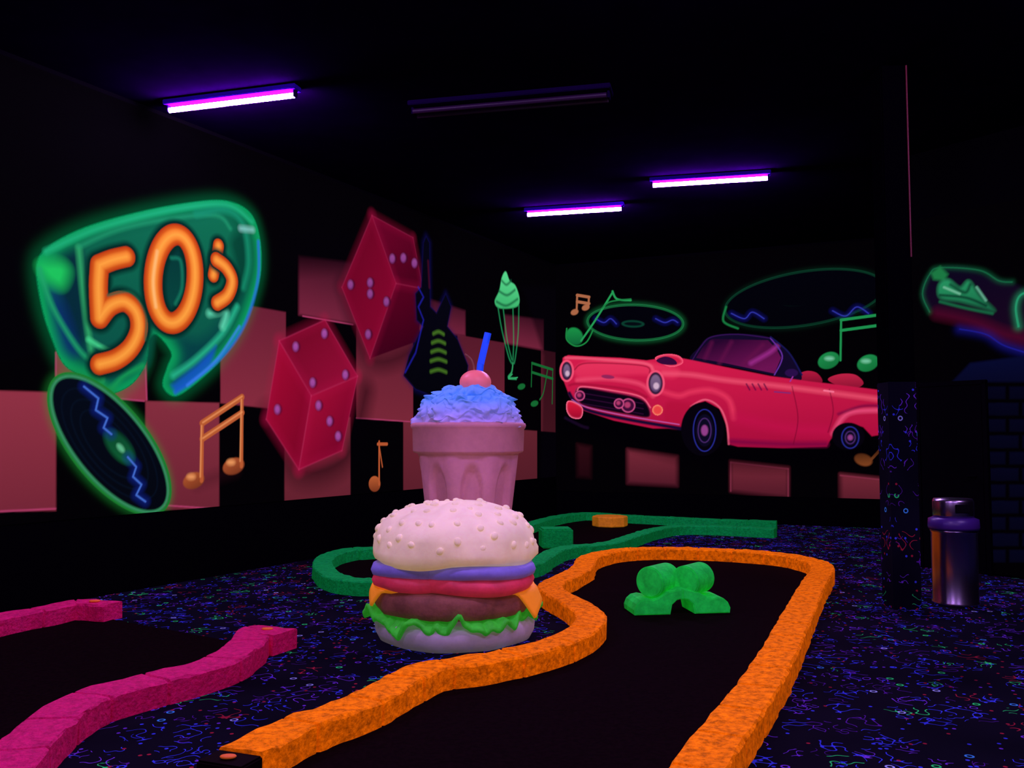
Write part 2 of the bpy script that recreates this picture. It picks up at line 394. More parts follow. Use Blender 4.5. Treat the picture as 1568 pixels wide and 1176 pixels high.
# --- dice
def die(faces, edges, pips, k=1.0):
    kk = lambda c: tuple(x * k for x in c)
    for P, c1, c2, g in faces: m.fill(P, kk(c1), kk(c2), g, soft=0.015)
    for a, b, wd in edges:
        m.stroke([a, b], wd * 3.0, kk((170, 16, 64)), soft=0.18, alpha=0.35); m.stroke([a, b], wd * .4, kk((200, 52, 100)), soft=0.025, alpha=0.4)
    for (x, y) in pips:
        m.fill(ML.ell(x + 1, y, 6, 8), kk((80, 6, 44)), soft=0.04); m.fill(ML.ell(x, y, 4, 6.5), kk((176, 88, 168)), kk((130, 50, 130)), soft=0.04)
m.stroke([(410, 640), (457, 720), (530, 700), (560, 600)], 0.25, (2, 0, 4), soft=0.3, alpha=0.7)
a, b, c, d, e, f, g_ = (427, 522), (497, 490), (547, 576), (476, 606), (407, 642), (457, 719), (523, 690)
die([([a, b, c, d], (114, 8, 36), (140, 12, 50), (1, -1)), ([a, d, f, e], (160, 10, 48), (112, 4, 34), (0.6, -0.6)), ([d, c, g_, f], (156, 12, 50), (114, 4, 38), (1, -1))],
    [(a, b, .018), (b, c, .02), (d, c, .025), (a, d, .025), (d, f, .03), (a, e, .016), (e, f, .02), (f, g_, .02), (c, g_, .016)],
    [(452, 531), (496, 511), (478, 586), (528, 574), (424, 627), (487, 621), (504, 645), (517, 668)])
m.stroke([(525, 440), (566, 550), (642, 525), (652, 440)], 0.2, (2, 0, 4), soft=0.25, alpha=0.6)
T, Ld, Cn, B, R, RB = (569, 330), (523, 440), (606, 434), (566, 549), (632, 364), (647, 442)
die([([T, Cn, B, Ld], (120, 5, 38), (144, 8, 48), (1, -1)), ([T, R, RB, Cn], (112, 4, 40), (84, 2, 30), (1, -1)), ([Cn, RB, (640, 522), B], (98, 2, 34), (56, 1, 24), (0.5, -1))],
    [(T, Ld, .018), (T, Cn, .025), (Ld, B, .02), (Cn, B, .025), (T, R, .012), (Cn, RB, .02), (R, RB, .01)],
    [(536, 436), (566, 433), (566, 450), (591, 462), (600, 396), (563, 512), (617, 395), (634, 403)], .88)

# --- black guitar
G = [(652, 362), (657, 372), (658, 470), (668, 480), (682, 450), (690, 470), (684, 500), (700, 520), (716, 560), (712, 590), (690, 602), (662, 606),
     (636, 596), (618, 575), (626, 545), (640, 515), (648, 500), (638, 490), (636, 450), (645, 440), (648, 372)]
m.stroke(G, 0.02, (14, 12, 70), closed=True, smooth=False, glow=0.05, galpha=0.4)
m.fill(G, (5, 5, 18), (3, 3, 9), soft=0.03)
m.stroke([(640, 440), (648, 455), (640, 470), (648, 490), (636, 540), (620, 570)], 0.02, (30, 30, 150), soft=0.03, smooth=False)
m.stroke([(655, 400), (657, 440)], 0.02, (70, 10, 40), soft=0.05)
for y, wd in ((508, 8), (522, 10), (536, 11), (550, 12), (566, 12)):
    m.stroke([(671 - wd, y + 3), (671, y), (671 + wd, y + 4)], 0.035, (70, 118, 34), soft=0.05)

# --- tall green milkshake
m.fill([(757, 462), (764, 445), (768, 425), (774, 416), (780, 430), (789, 438), (795, 458), (790, 470), (765, 472)], (90, 220, 140), (50, 170, 95), smooth=True, soft=0.03)
for P in ([(764, 446), (776, 452), (788, 444)], [(768, 430), (775, 436), (782, 430)], [(760, 462), (775, 468), (792, 458)]): m.stroke(P, 0.03, (10, 80, 50), soft=0.05)
for P in ([(762, 470), (768, 505), (778, 545), (783, 556)], [(794, 468), (793, 510), (789, 545), (787, 556)], [(770, 472), (776, 520), (783, 550)], [(785, 472), (786, 520), (785, 552)]):
    m.stroke(P, 0.02, (34, 150, 88), soft=0.04)
m.stroke([(785, 556), (783, 570), (778, 578), (790, 580)], 0.03, (50, 170, 100), soft=0.03); m.stroke([(784, 573), (778, 580), (792, 578)], 0.02, (50, 170, 100))
beamed(ML, (798, 592), (818, 618), (814, 556), (846, 566), 6, (20, 104, 48), 0.03, None, 14)
m.stroke([(838, 566), (832, 600), (826, 612)], .03, (20, 104, 48))
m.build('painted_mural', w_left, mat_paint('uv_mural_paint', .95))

# ------------------------------------------------------------------ back wall mural
MB = Mural(C, dB, 5.85, 0.45, 4.5, RES); m = MB
for (a, b, t0, t1, b0, b1) in ((961, 1037, 688, 699, 740, 744), (1119, 1207, 706, 716, 752, 762), (1287, 1352, 726, 733, 766, 774), (884, 905, 680, 684, 730, 732)):
    m.fill([(a, t0), (b, t1), (b, b1), (a, b0)], (122, 42, 56), (60, 16, 30), soft=0.10, alpha=1 if a > 900 else .15)
for P in ([(1119, 708), (1119, 752)], [(1207, 718), (1207, 760)], [(1119, 708), (1207, 718)], [(1287, 728), (1352, 735)]): m.stroke(P, 0.01, (140, 50, 74), soft=0.03)
def record(cx, cy, rx, ry, a, col, ga):
    m.stroke(MB.ell(cx, cy, rx, ry, a), 0.015, col, closed=True, glow=0.05, galpha=ga)
    m.fill(MB.ell(cx, cy, rx - 1, ry - 1, a), (2, 2, 9), (2, 2, 7), soft=0.02)
    m.stroke(MB.ell(cx, cy, rx - 2, ry - 2, a), 0.012, col, closed=True, soft=0.02)
    m.fill(MB.ell(cx - rx * .05, cy + 2, rx * .24, ry * .2, a), (8, 58, 42), soft=0.02); m.fill(MB.ell(cx - rx * .05, cy + 2, rx * .18, ry * .1, a), (4, 10, 16), soft=0.02)
record(973, 494, 74, 28, 0.03, (26, 116, 62), 0.25)
record(1232, 457, 124, 42, -0.16, (10, 58, 38), 0.15)
m.fill(MB.ell(1232, 457, 40, 11, -.16), (2, 2, 8), soft=.03)
m.stroke([(1112, 470), (1108, 492), (1130, 503)], .025, (26, 130, 66), soft=.03)
for P in ([(912, 488), (925, 494), (935, 488), (944, 496)], [(1004, 488), (1018, 494), (1030, 490), (1038, 494)], [(1120, 480), (1140, 488), (1152, 478), (1170, 488)], [(1275, 476), (1295, 484), (1312, 470), (1330, 480)]):
    m.stroke(P, 0.05, (16, 16, 96), soft=0.1, alpha=.8); m.stroke(P, 0.01, (56, 64, 190), soft=0.02)
beamed(MB, (880, 478), (897, 471), (884, 452), (902, 455), 6, (165, 100, 66), 0.035, None, 10)
m.fill(MB.ell(880, 515, 14, 12, .9), (26, 150, 70), (10, 80, 46), soft=0.03); m.stroke([(890, 522), (912, 490), (938, 448)], 0.035, (34, 150, 78))
m.stroke([(938, 446), (945, 458), (966, 460)], 0.035, (34, 150, 78)); m.stroke([(868, 503), (868, 520), (882, 530), (898, 524), (908, 506)], 0.025, (26, 130, 60))
m.stroke([(922, 472), (935, 462), (966, 458)], 0.025, (26, 120, 60))
beamed(MB, (1269, 552), (1329, 556), (1288, 490), (1355, 481), 17, (28, 140, 74), 0.03, (16, 104, 50), 16)
m.fill(MB.ell(1270, 549, 7, 3), (110, 190, 150), soft=.05); m.fill(MB.ell(1326, 553, 7, 3), (110, 190, 150), soft=.05)
m.fill(MB.ell(1322, 704, 14, 9, .3), (140, 74, 36), soft=.03); m.stroke([(1330, 708), (1352, 684)], .04, (140, 74, 36)); m.stroke([(1350, 700), (1350, 730)], .04, (140, 74, 36))

# --- pink convertible
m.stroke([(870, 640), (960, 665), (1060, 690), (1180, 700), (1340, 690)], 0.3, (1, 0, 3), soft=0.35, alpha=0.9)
m.fill([(1222, 574), (1236, 568), (1252, 572), (1258, 586), (1225, 584)], (180, 26, 62), (110, 10, 38), smooth=True)
m.fill([(1268, 582), (1285, 573), (1310, 574), (1322, 588), (1300, 596)], (190, 34, 68), (120, 12, 42), smooth=True)
m.fill([(1058, 552), (1070, 532), (1088, 515), (1130, 511), (1180, 517), (1205, 538), (1226, 570), (1222, 584), (1180, 574), (1110, 560)], (16, 8, 36), smooth=True)
m.fill([(1066, 548), (1076, 532), (1090, 519), (1176, 521), (1190, 536), (1196, 548), (1186, 572), (1110, 556)], (36, 5, 42), (104, 18, 78), (0.6, -1))
for P in ([(1090, 525), (1080, 548)], [(1120, 524), (1102, 556)], [(1168, 528), (1140, 556)]): m.stroke(P, .04, (100, 18, 70), soft=.08, alpha=.6)
m.stroke([(1150, 556), (1178, 540), (1190, 530)], .04, (170, 50, 150), soft=.09, alpha=.8)
m.stroke([(1060, 552), (1074, 530), (1090, 516), (1130, 512), (1180, 518)], 0.02, (46, 16, 74)); m.stroke([(1180, 518), (1198, 545), (1186, 574)], .02, (96, 44, 150)); m.stroke([(1180, 516), (1208, 540), (1228, 574)], .025, (22, 20, 76))
BODY = [(861, 560), (862, 548), (870, 544), (900, 546), (950, 548), (990, 552), (1010, 549), (1030, 546), (1062, 552), (1110, 562), (1180, 576), (1240, 584),
        (1290, 590), (1352, 598), (1358, 606), (1358, 664), (1335, 668), (1322, 654), (1304, 648), (1284, 654), (1270, 676), (1266, 684), (1200, 686),
        (1130, 684), (1116, 680), (1112, 650), (1102, 626), (1080, 614), (1058, 622), (1046, 642), (1042, 656), (1000, 656), (940, 644), (886, 626), (872, 606), (864, 585)]
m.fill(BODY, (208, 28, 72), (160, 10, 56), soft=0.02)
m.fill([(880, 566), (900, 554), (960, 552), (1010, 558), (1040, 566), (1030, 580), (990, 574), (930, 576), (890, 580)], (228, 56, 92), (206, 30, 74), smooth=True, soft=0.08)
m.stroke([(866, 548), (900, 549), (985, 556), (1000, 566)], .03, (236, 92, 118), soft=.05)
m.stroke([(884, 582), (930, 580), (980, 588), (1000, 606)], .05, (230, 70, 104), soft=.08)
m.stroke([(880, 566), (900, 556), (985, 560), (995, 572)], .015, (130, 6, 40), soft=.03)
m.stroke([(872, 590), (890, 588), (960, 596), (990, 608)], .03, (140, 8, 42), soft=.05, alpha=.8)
m.fill([(1003, 549), (1020, 542), (1040, 545), (1046, 556), (1026, 562)], (200, 24, 64), smooth=True, rim=(240, 84, 114), rimw=.03)
m.fill([(1005, 552), (1018, 546), (1032, 550), (1036, 558), (1016, 558)], (50, 8, 52), smooth=True)
m.fill(MB.ell(931, 577, 10, 3, .1), (140, 36, 84), soft=.02)
m.stroke([(1016, 572), (1060, 574), (1110, 582), (1200, 592), (1352, 612)], .05, (234, 82, 110), soft=.09, alpha=.9)
m.stroke([(1016, 600), (1040, 606), (1060, 600), (1090, 598), (1116, 612), (1124, 640)], .06, (226, 54, 90), soft=.09, alpha=.9)
m.stroke([(1058, 622), (1080, 612), (1102, 624), (1113, 650), (1116, 680)], .02, (236, 96, 126), soft=.03)
m.fill([(1042, 654), (1046, 636), (1060, 620), (1040, 615), (1020, 618), (1020, 650)], (170, 14, 52), smooth=True, soft=.08, alpha=.6)
m.stroke([(1120, 676), (1200, 680), (1264, 680)], .06, (110, 4, 60), soft=.1)
m.stroke([(1130, 640), (1200, 655), (1265, 660)], .12, (184, 16, 68), soft=.2)
m.stroke([(1213, 592), (1222, 640), (1215, 680)], .01, (110, 4, 40), soft=.02)
m.stroke([(1270, 596), (1276, 630), (1268, 662)], .01, (110, 4, 40), soft=.02)
for k in range(4): m.stroke([(1143 + k * 9, 588), (1148 + k * 9, 597)], .02, (90, 6, 60), soft=.02)
m.stroke([(1186, 600), (1210, 602)], .02, (120, 40, 110)); m.stroke([(1262, 598), (1276, 600)], .03, (240, 110, 140))
m.stroke([(1276, 664), (1290, 640), (1310, 630), (1356, 628)], .05, (230, 76, 120), soft=.08)
m.stroke([(1284, 634), (1320, 622), (1356, 622)], .03, (110, 6, 60), soft=.05)
m.fill(MB.ell(1212, 571, 10, 6), (40, 14, 70), soft=.02); m.stroke([(1214, 577), (1210, 584)], .02, (150, 50, 150))
m.fill([(880, 600), (890, 592), (930, 598), (978, 608), (994, 622), (994, 640), (960, 636), (900, 624), (884, 614)], (8, 2, 16), smooth=True, rim=(170, 34, 80), rimw=.02)
for y in (602, 610, 618): m.stroke([(892, y), (940, y + 8), (985, y + 16)], .012, (48, 12, 50), soft=.02)
m.stroke([(884, 598), (892, 592), (932, 597), (980, 607), (996, 624)], .02, (236, 96, 126), soft=.02)
m.stroke([(872, 602), (880, 614), (900, 628), (960, 642), (1042, 656)], .06, (22, 8, 44), soft=.03); m.stroke([(876, 612), (900, 624), (960, 637), (1040, 650)], .012, (180, 96, 180), soft=.02)
for (x, y, r) in ((962, 621, 10), (888, 606, 7), (948, 618, 7)):
    m.fill(MB.ell(x, y, r, r), (60, 10, 50)); m.stroke(MB.ell(x, y, r, r), .02, (200, 76, 130), closed=True, soft=.02); m.fill(MB.ell(x - 1, y - 1, r * .45, r * .45), (170, 54, 100), soft=.03)
m.fill([(868, 616), (876, 614), (892, 624), (890, 640), (876, 640), (868, 630)], (220, 26, 58), (140, 6, 40), smooth=True, rim=(240, 110, 140), rimw=.02)
m.stroke([(866, 640), (890, 652), (900, 655)], .05, (20, 6, 30), soft=.03)
m.fill(MB.ell(1007, 628, 8, 8), (225, 64, 64), soft=.03, rim=(240, 130, 100), rimw=.02)
for (x, y, rx, ry) in ((868, 568, 8, 14), (1004, 587, 11, 17)):
    m.fill(MB.ell(x, y, rx + 3, ry + 3), (236, 80, 112), soft=.02); m.fill(MB.ell(x, y, rx, ry), (52, 26, 54), soft=.02)
    m.fill(MB.ell(x, y, rx - 3, ry - 4), (130, 104, 132), (80, 54, 100), soft=.03); m.fill(MB.ell(x + 1, y + 4, rx * .4, ry * .3), (200, 170, 190), soft=.03)
for (x, y, rx, ry) in ((1076, 657, 33, 41), (1299, 668, 25, 21)):
    m.fill(MB.ell(x, y, rx, ry), (5, 2, 10), soft=.02)
    m.stroke(MB.ell(x + 3, y + 2, rx * .52, ry * .78), .012, (44, 50, 160), closed=True, soft=.02); m.fill(MB.ell(x + 3, y + 2, rx * .42, ry * .6), (10, 8, 30), soft=.02)
    m.stroke(MB.ell(x + 3, y + 2, rx * .3, ry * .45), .012, (80, 44, 116), closed=True, soft=.02); m.fill(MB.ell(x + 3, y + 2, rx * .16, ry * .2), (140, 60, 130), soft=.03)
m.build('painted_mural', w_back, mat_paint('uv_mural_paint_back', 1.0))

# ------------------------------------------------------------------ right wall mural
MR = Mural(R0, dR, 2.2, 0.02, 3.8, RES); m = MR
m.fill([(1412, 452), (1426, 418), (1470, 408), (1520, 425), (1575, 450), (1600, 540), (1540, 528), (1480, 492), (1430, 478)], (10, 8, 32), (30, 5, 32), smooth=True, soft=.05)
m.stroke([(1424, 478), (1413, 450), (1424, 420), (1440, 410), (1500, 414), (1530, 430), (1550, 432)], .012, (24, 110, 70), glow=.03, galpha=.3)
m.fill([(1426, 418), (1440, 408), (1452, 420), (1446, 430), (1430, 428)], (30, 130, 70), soft=.04)
m.fill([(1438, 436), (1452, 428), (1470, 440), (1484, 430), (1500, 452), (1524, 476), (1500, 470), (1470, 462), (1440, 456)], (44, 170, 108), (16, 84, 56), smooth=True, soft=.05)
m.stroke([(1456, 436), (1478, 448), (1486, 436)], .02, (4, 20, 24), soft=.04); m.stroke([(1440, 452), (1480, 456), (1510, 468)], .02, (6, 30, 30), soft=.03)
m.stroke([(1446, 440), (1470, 450)], .012, (140, 220, 180), soft=.03); m.stroke([(1496, 440), (1510, 460)], .014, (120, 210, 170), soft=.03)
m.stroke([(1440, 462), (1480, 472), (1520, 480)], .02, (24, 120, 74), soft=.03)
m.stroke([(1436, 480), (1490, 492), (1540, 512), (1600, 524)], .08, (80, 8, 40), soft=.14); m.stroke([(1470, 504), (1510, 512), (1540, 530), (1600, 548)], .012, (30, 30, 150), glow=.05, galpha=.35)
m.stroke([(1560, 500), (1556, 470), (1566, 450), (1600, 446)], .02, (40, 160, 110), glow=.04, galpha=.4)
m.fill([(1458, 585), (1486, 556), (1570, 545), (1700, 545), (1700, 585)], (8, 13, 52), (6, 6, 28), soft=.03)
for r in range(11):
    y0 = 592 + r * 25
    for k in range(5):
        u0 = 1506 + k * 40 - (r % 2) * 20
        if u0 < 1500: u0 = 1504
        m.fill([(u0, y0), (u0 + 34, y0), (u0 + 34, y0 + 19), (u0, y0 + 19)], (6, 6, 30), (4, 4, 20), soft=.02)
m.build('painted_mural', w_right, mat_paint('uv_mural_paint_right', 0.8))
ang = math.atan2(dR.y, dR.x)
dpos = R0 + dR * 0.42 + MR.n * 0.03
door = empty('door_1', (dpos.x, dpos.y, 0)); door.rotation_euler = (0, 0, ang)
M_door = mat_fluo('black_door_paint', (4, 3, 7), 0, .9, spec=.02)
box('door_leaf', (0, 0, 0.98), (0.66, 0.04, 1.94), M_door, door, 0.005)
box('door_frame_top', (0, 0, 1.97), (0.76, 0.05, 0.05), M_door, door, 0.005)
for sx in (-1, 1): box('door_frame_side', (sx * 0.355, 0, 0.99), (0.05, 0.05, 1.98), M_door, door, 0.005)
tube('door_handle', [(0.26, -0.03, 1.0), (0.26, -0.06, 1.0), (0.18, -0.06, 1.0)], 0.01, M_door, door)

# ------------------------------------------------------------------ curbs
def resample(P, step):
    P = [Vector(p) for p in P]; out = [P[0]]; acc = 0
    for a, b in zip(P, P[1:]):
        l = (b - a).length
        if l < 1e-6: continue
        pos = step - acc
        while pos <= l:
            out.append(a + (b - a) * (pos / l)); pos += step
        acc = (l - (pos - step))
    out.append(P[-1]); return out
def curb(name, px, width, side, mat, h=0.13, smooth=4, parent=None, block=0.42):
    P = [on_z(u, v, h) for u, v in px]
    P = [tuple(p) for p in crom(P, smooth)]
    step = 0.06; P = resample(P, step)
    n = len(P); ctr = []
    per = max(3, int(block / step))
    vs = []; fs = []; rows = []
    def sec(p, nrm, shrink):
        j = lambda a: (noise.noise(Vector((p.x * 9, p.y * 9, a))) * 0.012)
        wd = width; b = 0.012; s = shrink
        hh = h - s * 0.8
        prof = [(0 + s, 0.0), (0 + s, hh - b), (b + s, hh), (wd * 0.33, hh), (wd * 0.66, hh), (wd - b - s, hh), (wd - s, hh - b), (wd - s, 0.0)]
        ring = []
        for i, (o, z) in enumerate(prof):
            oo = o + j(i * 3.1); q = p + nrm * side * oo
            ring.append(len(vs)); vs.append((q.x, q.y, z + (j(i + 20.0) * 0.8 if z > 0 else 0)))
        return ring
    for i in range(n):
        a = P[max(i - 2, 0)]; b = P[min(i + 2, n - 1)]; t = (b - a).normalized(); nrm = Vector((t.y, -t.x))
        ctr.append(P[i] + nrm * side * width / 2)
        if i % per == 0 and 2 < i < n - 3:
            for ds, sh in ((-0.012, 0), (-0.004, 0.011), (0.004, 0.011), (0.012, 0)): rows.append(sec(P[i] + t * ds, nrm, sh))
        else: rows.append(sec(P[i], nrm, 0))
    for a, b in zip(rows, rows[1:]):
        for k in range(7): fs.append((a[k], a[k + 1], b[k + 1], b[k]))
    fs.append(tuple(rows[0])); fs.append(tuple(reversed(rows[-1])))
    o = mesh_obj(name, vs, fs, mat, parent)
    return o, ctr
def lane(name, pts, parent=None, z=0.006, mat=M_lane):
    bm = bmesh.new(); vv = [bm.verts.new((p[0], p[1], z)) for p in pts]; f = bm.faces.new(vv)
    bmesh.ops.triangulate(bm, faces=[f]); bmesh.ops.recalc_face_normals(bm, faces=bm.faces)
    me = bpy.data.meshes.new(name); bm.to_mesh(me); bm.free(); me.materials.append(mat)
    o = bpy.data.objects.new(name, me); link(o, parent); return o
def marker(p, parent, h=0.13, s=1.0):
    o = revolve('number_disc', [(0, 0.0), (0.036, 0.0), (0.04, 0.004), (0.036, 0.008), (0, 0.008)], 24, M_num, parent, loc=(p[0], p[1], h + 0.004)); o.scale = (1.2 * s, .8 * s, 1)

ORG = [(335, 1143), (430, 1098), (520, 1068), (585, 1036), (640, 1013), (720, 1002), (800, 986), (858, 966), (882, 943), (862, 924), (830, 906), (824, 893),
       (850, 880), (876, 866), (886, 852), (930, 841), (1000, 837), (1100, 839), (1200, 846), (1255, 856), (1278, 868), (1263, 900), (1240, 955),
       (1212, 1020), (1170, 1090), (1130, 1150), (1105, 1195), (1075, 1250)]
hole_o = empty('orange_minigolf_curb')
o, ctr = curb('stone_border', ORG, 0.22, 1, M_orange, parent=hole_o)
M_end = mat_fluo('dark_end_cap', (14, 5, 6), .05, .8, spec=.03)
p0 = ctr[0]; t_ = (ctr[0] - ctr[3]).normalized()
box('end_block', (p0.x + t_.x * .07, p0.y + t_.y * .07, .06), (.14, .22, .12), M_end, hole_o, .008, math.atan2(t_.y, t_.x))
marker((p0.x + t_.x * .08, p0.y + t_.y * .08), hole_o, .122, .7)
lane('minigolf_lane_turf', [(p.x, p.y) for p in ctr] + [(ctr[-1].x, 1.6), (-1.0, 1.6), (-1.4, 2.6)])

GRB = [(1190, 797), (1100, 794), (1030, 791), (965, 788), (900, 784), (855, 788), (815, 797), (770, 812), (720, 822), (650, 828), (575, 836), (530, 839), (492, 848),
       (478, 862), (492, 880), (530, 889), (580, 890), (640, 884), (720, 874), (790, 870), (830, 862), (856, 846), (880, 838), (940, 832), (975, 822), (1010, 811), (1060, 805), (1185, 810)]
hole_g = empty('green_minigolf_curb')
og, cg = curb('stone_border', GRB, 0.20, -1, M_green, parent=hole_g)
lane('green_hole_lane_turf', [(p.x, p.y) for p in cg])
bp = on_z(850, 842, 0.0)
box('bumper_block', (bp[0] + 0.02, bp[1] + 0.25, 0.125), (0.40, 0.34, 0.25), M_green, hole_g, 0.02, 0.1)
yb = on_z(934, 806, 0)
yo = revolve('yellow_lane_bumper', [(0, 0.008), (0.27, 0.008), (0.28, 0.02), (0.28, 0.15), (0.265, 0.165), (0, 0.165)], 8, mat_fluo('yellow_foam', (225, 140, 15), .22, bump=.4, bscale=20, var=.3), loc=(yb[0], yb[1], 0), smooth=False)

hole_m = empty('magenta_minigolf_curb')
MG2 = [(-160, 1290), (-60, 1190), (0, 1130), (60, 1084), (120, 1056), (200, 1035), (300, 1010), (345, 985), (366, 962), (400, 957), (455, 962)]
om, c2 = curb('stone_border_near', MG2, 0.24, 1, M_mag, parent=hole_m)
MG1 = [(188, 920), (115, 917), (60, 928), (0, 938), (-80, 955), (-160, 960)]
om1, c1 = curb('stone_border_far', MG1, 0.20, -1, M_mag, parent=hole_m)
marker((c2[-4].x, c2[-4].y), hole_m, s=.8); marker((c1[3].x, c1[3].y), hole_m, s=.9)
lane('magenta_hole_lane_turf', [(p.x, p.y) for p in c1] + [(p.x, p.y) for p in c2])

# ------------------------------------------------------------------ lane obstacle (green double lobe arch)
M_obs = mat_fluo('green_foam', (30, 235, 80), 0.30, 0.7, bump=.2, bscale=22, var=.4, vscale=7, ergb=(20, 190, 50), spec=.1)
ob = on_z(1042, 943, 0.0); obs = empty('green_clover_obstacle', (ob[0], ob[1] + 0.19, 0.008)); obs.rotation_euler = (0, 0, math.radians(8))
def extrude_profile(name, prof, y0, y1, mat, parent, bev=0.012, loc=(0, 0, 0), rot=0):
    n = len(prof); bm = bmesh.new()
    a = [bm.verts.new((x, y0, z)) for x, z in prof]; b = [bm.verts.new((x, y1, z)) for x, z in prof]
    bm.faces.new(a); bm.faces.new(list(reversed(b)))
    for i in range(n): bm.faces.new((a[i], b[i], b[(i + 1) % n], a[(i + 1) % n]))
    bmesh.ops.recalc_face_normals(bm, faces=bm.faces)
    es = [e for e in bm.edges if abs(e.verts[0].co.y - e.verts[1].co.y) < 1e-6]
    if bev: bmesh.ops.bevel(bm, geom=es, offset=bev, segments=2, affect='EDGES')
    me = bpy.data.meshes.new(name); bm.to_mesh(me); bm.free(); me.materials.append(mat)
    o = bpy.data.objects.new(name, me); o.location = loc; o.rotation_euler = (0, 0, rot); return link(o, parent)
for sx in (-1, 1):
    circ = [(0.122 * math.cos(t), 0.122 * math.sin(t)) for t in [2 * math.pi * i / 40 for i in range(40)]]
    extrude_profile('upper_lobe', circ, -0.15, 0.15, M_obs, obs, .010, (sx * 0.145, 0, .245), math.radians(-46))
    foot = [(0.39, 0), (0.395, 0.04), (0.375, 0.085), (0.34, 0.115), (0.29, 0.125), (0.24, 0.115), (0.20, .13), (0.13, 0.17), (0.0, 0.20), (0.0, 0.12), (0.045, 0.11), (0.085, 0.075), (0.10, 0.0)]
    foot = [(sx * x, z) for x, z in foot]
    extrude_profile('arched_foot', foot, -0.17, 0.15, M_obs, obs, 0.008)

# ------------------------------------------------------------------ hamburger
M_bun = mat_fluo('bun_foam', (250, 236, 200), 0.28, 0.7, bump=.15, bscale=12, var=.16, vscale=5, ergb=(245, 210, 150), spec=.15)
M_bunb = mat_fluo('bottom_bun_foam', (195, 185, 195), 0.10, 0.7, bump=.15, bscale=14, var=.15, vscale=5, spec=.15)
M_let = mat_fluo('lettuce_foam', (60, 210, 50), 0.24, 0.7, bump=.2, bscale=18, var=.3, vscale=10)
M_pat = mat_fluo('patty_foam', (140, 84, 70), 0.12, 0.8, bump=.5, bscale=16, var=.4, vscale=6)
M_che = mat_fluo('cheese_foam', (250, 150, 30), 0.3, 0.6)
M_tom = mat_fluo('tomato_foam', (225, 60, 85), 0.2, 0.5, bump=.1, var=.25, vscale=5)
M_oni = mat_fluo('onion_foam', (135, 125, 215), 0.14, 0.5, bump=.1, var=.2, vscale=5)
bx, by = -0.405, 6.34
burger = empty('hamburger_sculpture', (bx, by, 0))
def nz(t, z, s, amp, seed=0): return amp * noise.noise(Vector((math.cos(t) * s + seed, math.sin(t) * s, z * s * 1.5)))
revolve('bottom_bun', [(0, 0), (.48, 0), (.53, .02), (.56, .07), (.565, .12), (.55, .155), (.5, .17), (0, .17)], 96, M_bunb, burger, lambda t, r, z, i: (r + nz(t, z, 2.5, .02), z))
def lettuce():
    vs = []; fs = []; seg = 300; rows = 12
    for j in range(rows):
        f = j / (rows - 1)
        for k in range(seg):
            t = 2 * math.pi * k / seg
            a = noise.noise(Vector((math.cos(t) * 2.6 + 5, math.sin(t) * 2.6, 0)))
            b_ = noise.noise(Vector((math.cos(t) * 6, math.sin(t) * 6, 3)))
            c_ = noise.noise(Vector((math.cos(t) * 13, math.sin(t) * 13, 7)))
            r = 0.38 + f * (0.215 + 0.05 * a + 0.025 * math.sin(11 * t + 4 * a) + .02 * c_)
            z = 0.225 + f ** 1.7 * (0.030 * math.sin(12 * t + 6 * a) + 0.13 * b_ - 0.035 + .04 * a + .04 * c_)
            z = max(z, 0.04)
            vs.append((r * math.cos(t), r * math.sin(t), z))
    for j in range(rows - 1):
        for k in range(seg):
            k2 = (k + 1) % seg; fs.append((j * seg + k, (j + 1) * seg + k, (j + 1) * seg + k2, j * seg + k2))
    o = mesh_obj('lettuce', vs, fs, M_let, burger, True)
    s = o.modifiers.new('s', 'SOLIDIFY'); s.thickness = 0.026; s.offset = 0
lettuce()
revolve('patty', [(0, .2), (.48, .2), (.54, .22), (.56, .26), (.56, .32), (.54, .355), (.48, .37), (0, .37)], 110, M_pat, burger, lambda t, r, z, i: (r + nz(t, z, 6, .02), z))
def cheese():
    n = 36; vs = []; fs = []
    for j in range(n + 1):
        for i in range(n + 1):
            x = -.62 + (i / n) * 1.32; y = -.35 + (j / n) * .72; r = math.hypot(x, y)
            z = 0.378 + .01 * math.sin(8 * x); R = 0.575
            if r > R:
                dr = r - R; z -= dr * .85; x *= (R + dr * 0.35) / r; y *= (R + dr * 0.35) / r
            vs.append((x, y, z))
    for j in range(n):
        for i in range(n): a_ = j * (n + 1) + i; fs.append((a_, a_ + 1, a_ + n + 2, a_ + n + 1))
    o = mesh_obj('cheese_slice', vs, fs, M_che, burger, True); s = o.modifiers.new('s', 'SOLIDIFY'); s.thickness = 0.02
    o.rotation_euler = (0, 0, math.radians(-2))
cheese()
def disc(name, cx, cy, R, z0, z1, mat, amp=.012, seed=0):
    b = (z1 - z0) * .45; zc = (z0 + z1) / 2
    prof = [(0, z0), (R - b, z0), (R - b * .3, z0 + b * .35), (R, zc), (R - b * .3, z1 - b * .35), (R - b, z1), (0, z1)]
    revolve(name, prof, 90, mat, burger, lambda t, r, z, i: (r + nz(t, 0, 3, amp, seed), z + .008 * math.sin(3 * t + seed)), loc=(cx, cy, 0))
disc('tomato_slice', -0.23, -0.13, .335, .378, .475, M_tom, seed=3); disc('tomato_slice', 0.14, -0.13, .42, .365, .475, M_tom, seed=8); disc('tomato_slice', 0, .12, .42, .38, .47, M_tom)
disc('onion_ring', -0.24, -0.13, .33, .462, .555, M_oni, seed=1); disc('onion_ring', 0.14, -0.13, .425, .465, .55, M_oni, seed=6); disc('onion_ring', 0, .12, .42, .465, .54, M_oni)
prof = [(0, .54), (.50, .54), (.55, .552), (.575, .58), (.58, .63), (.565, .69)]
def dome(a_): return .565 * max(math.cos(a_), 0) ** .85, .69 + .262 * math.sin(a_)
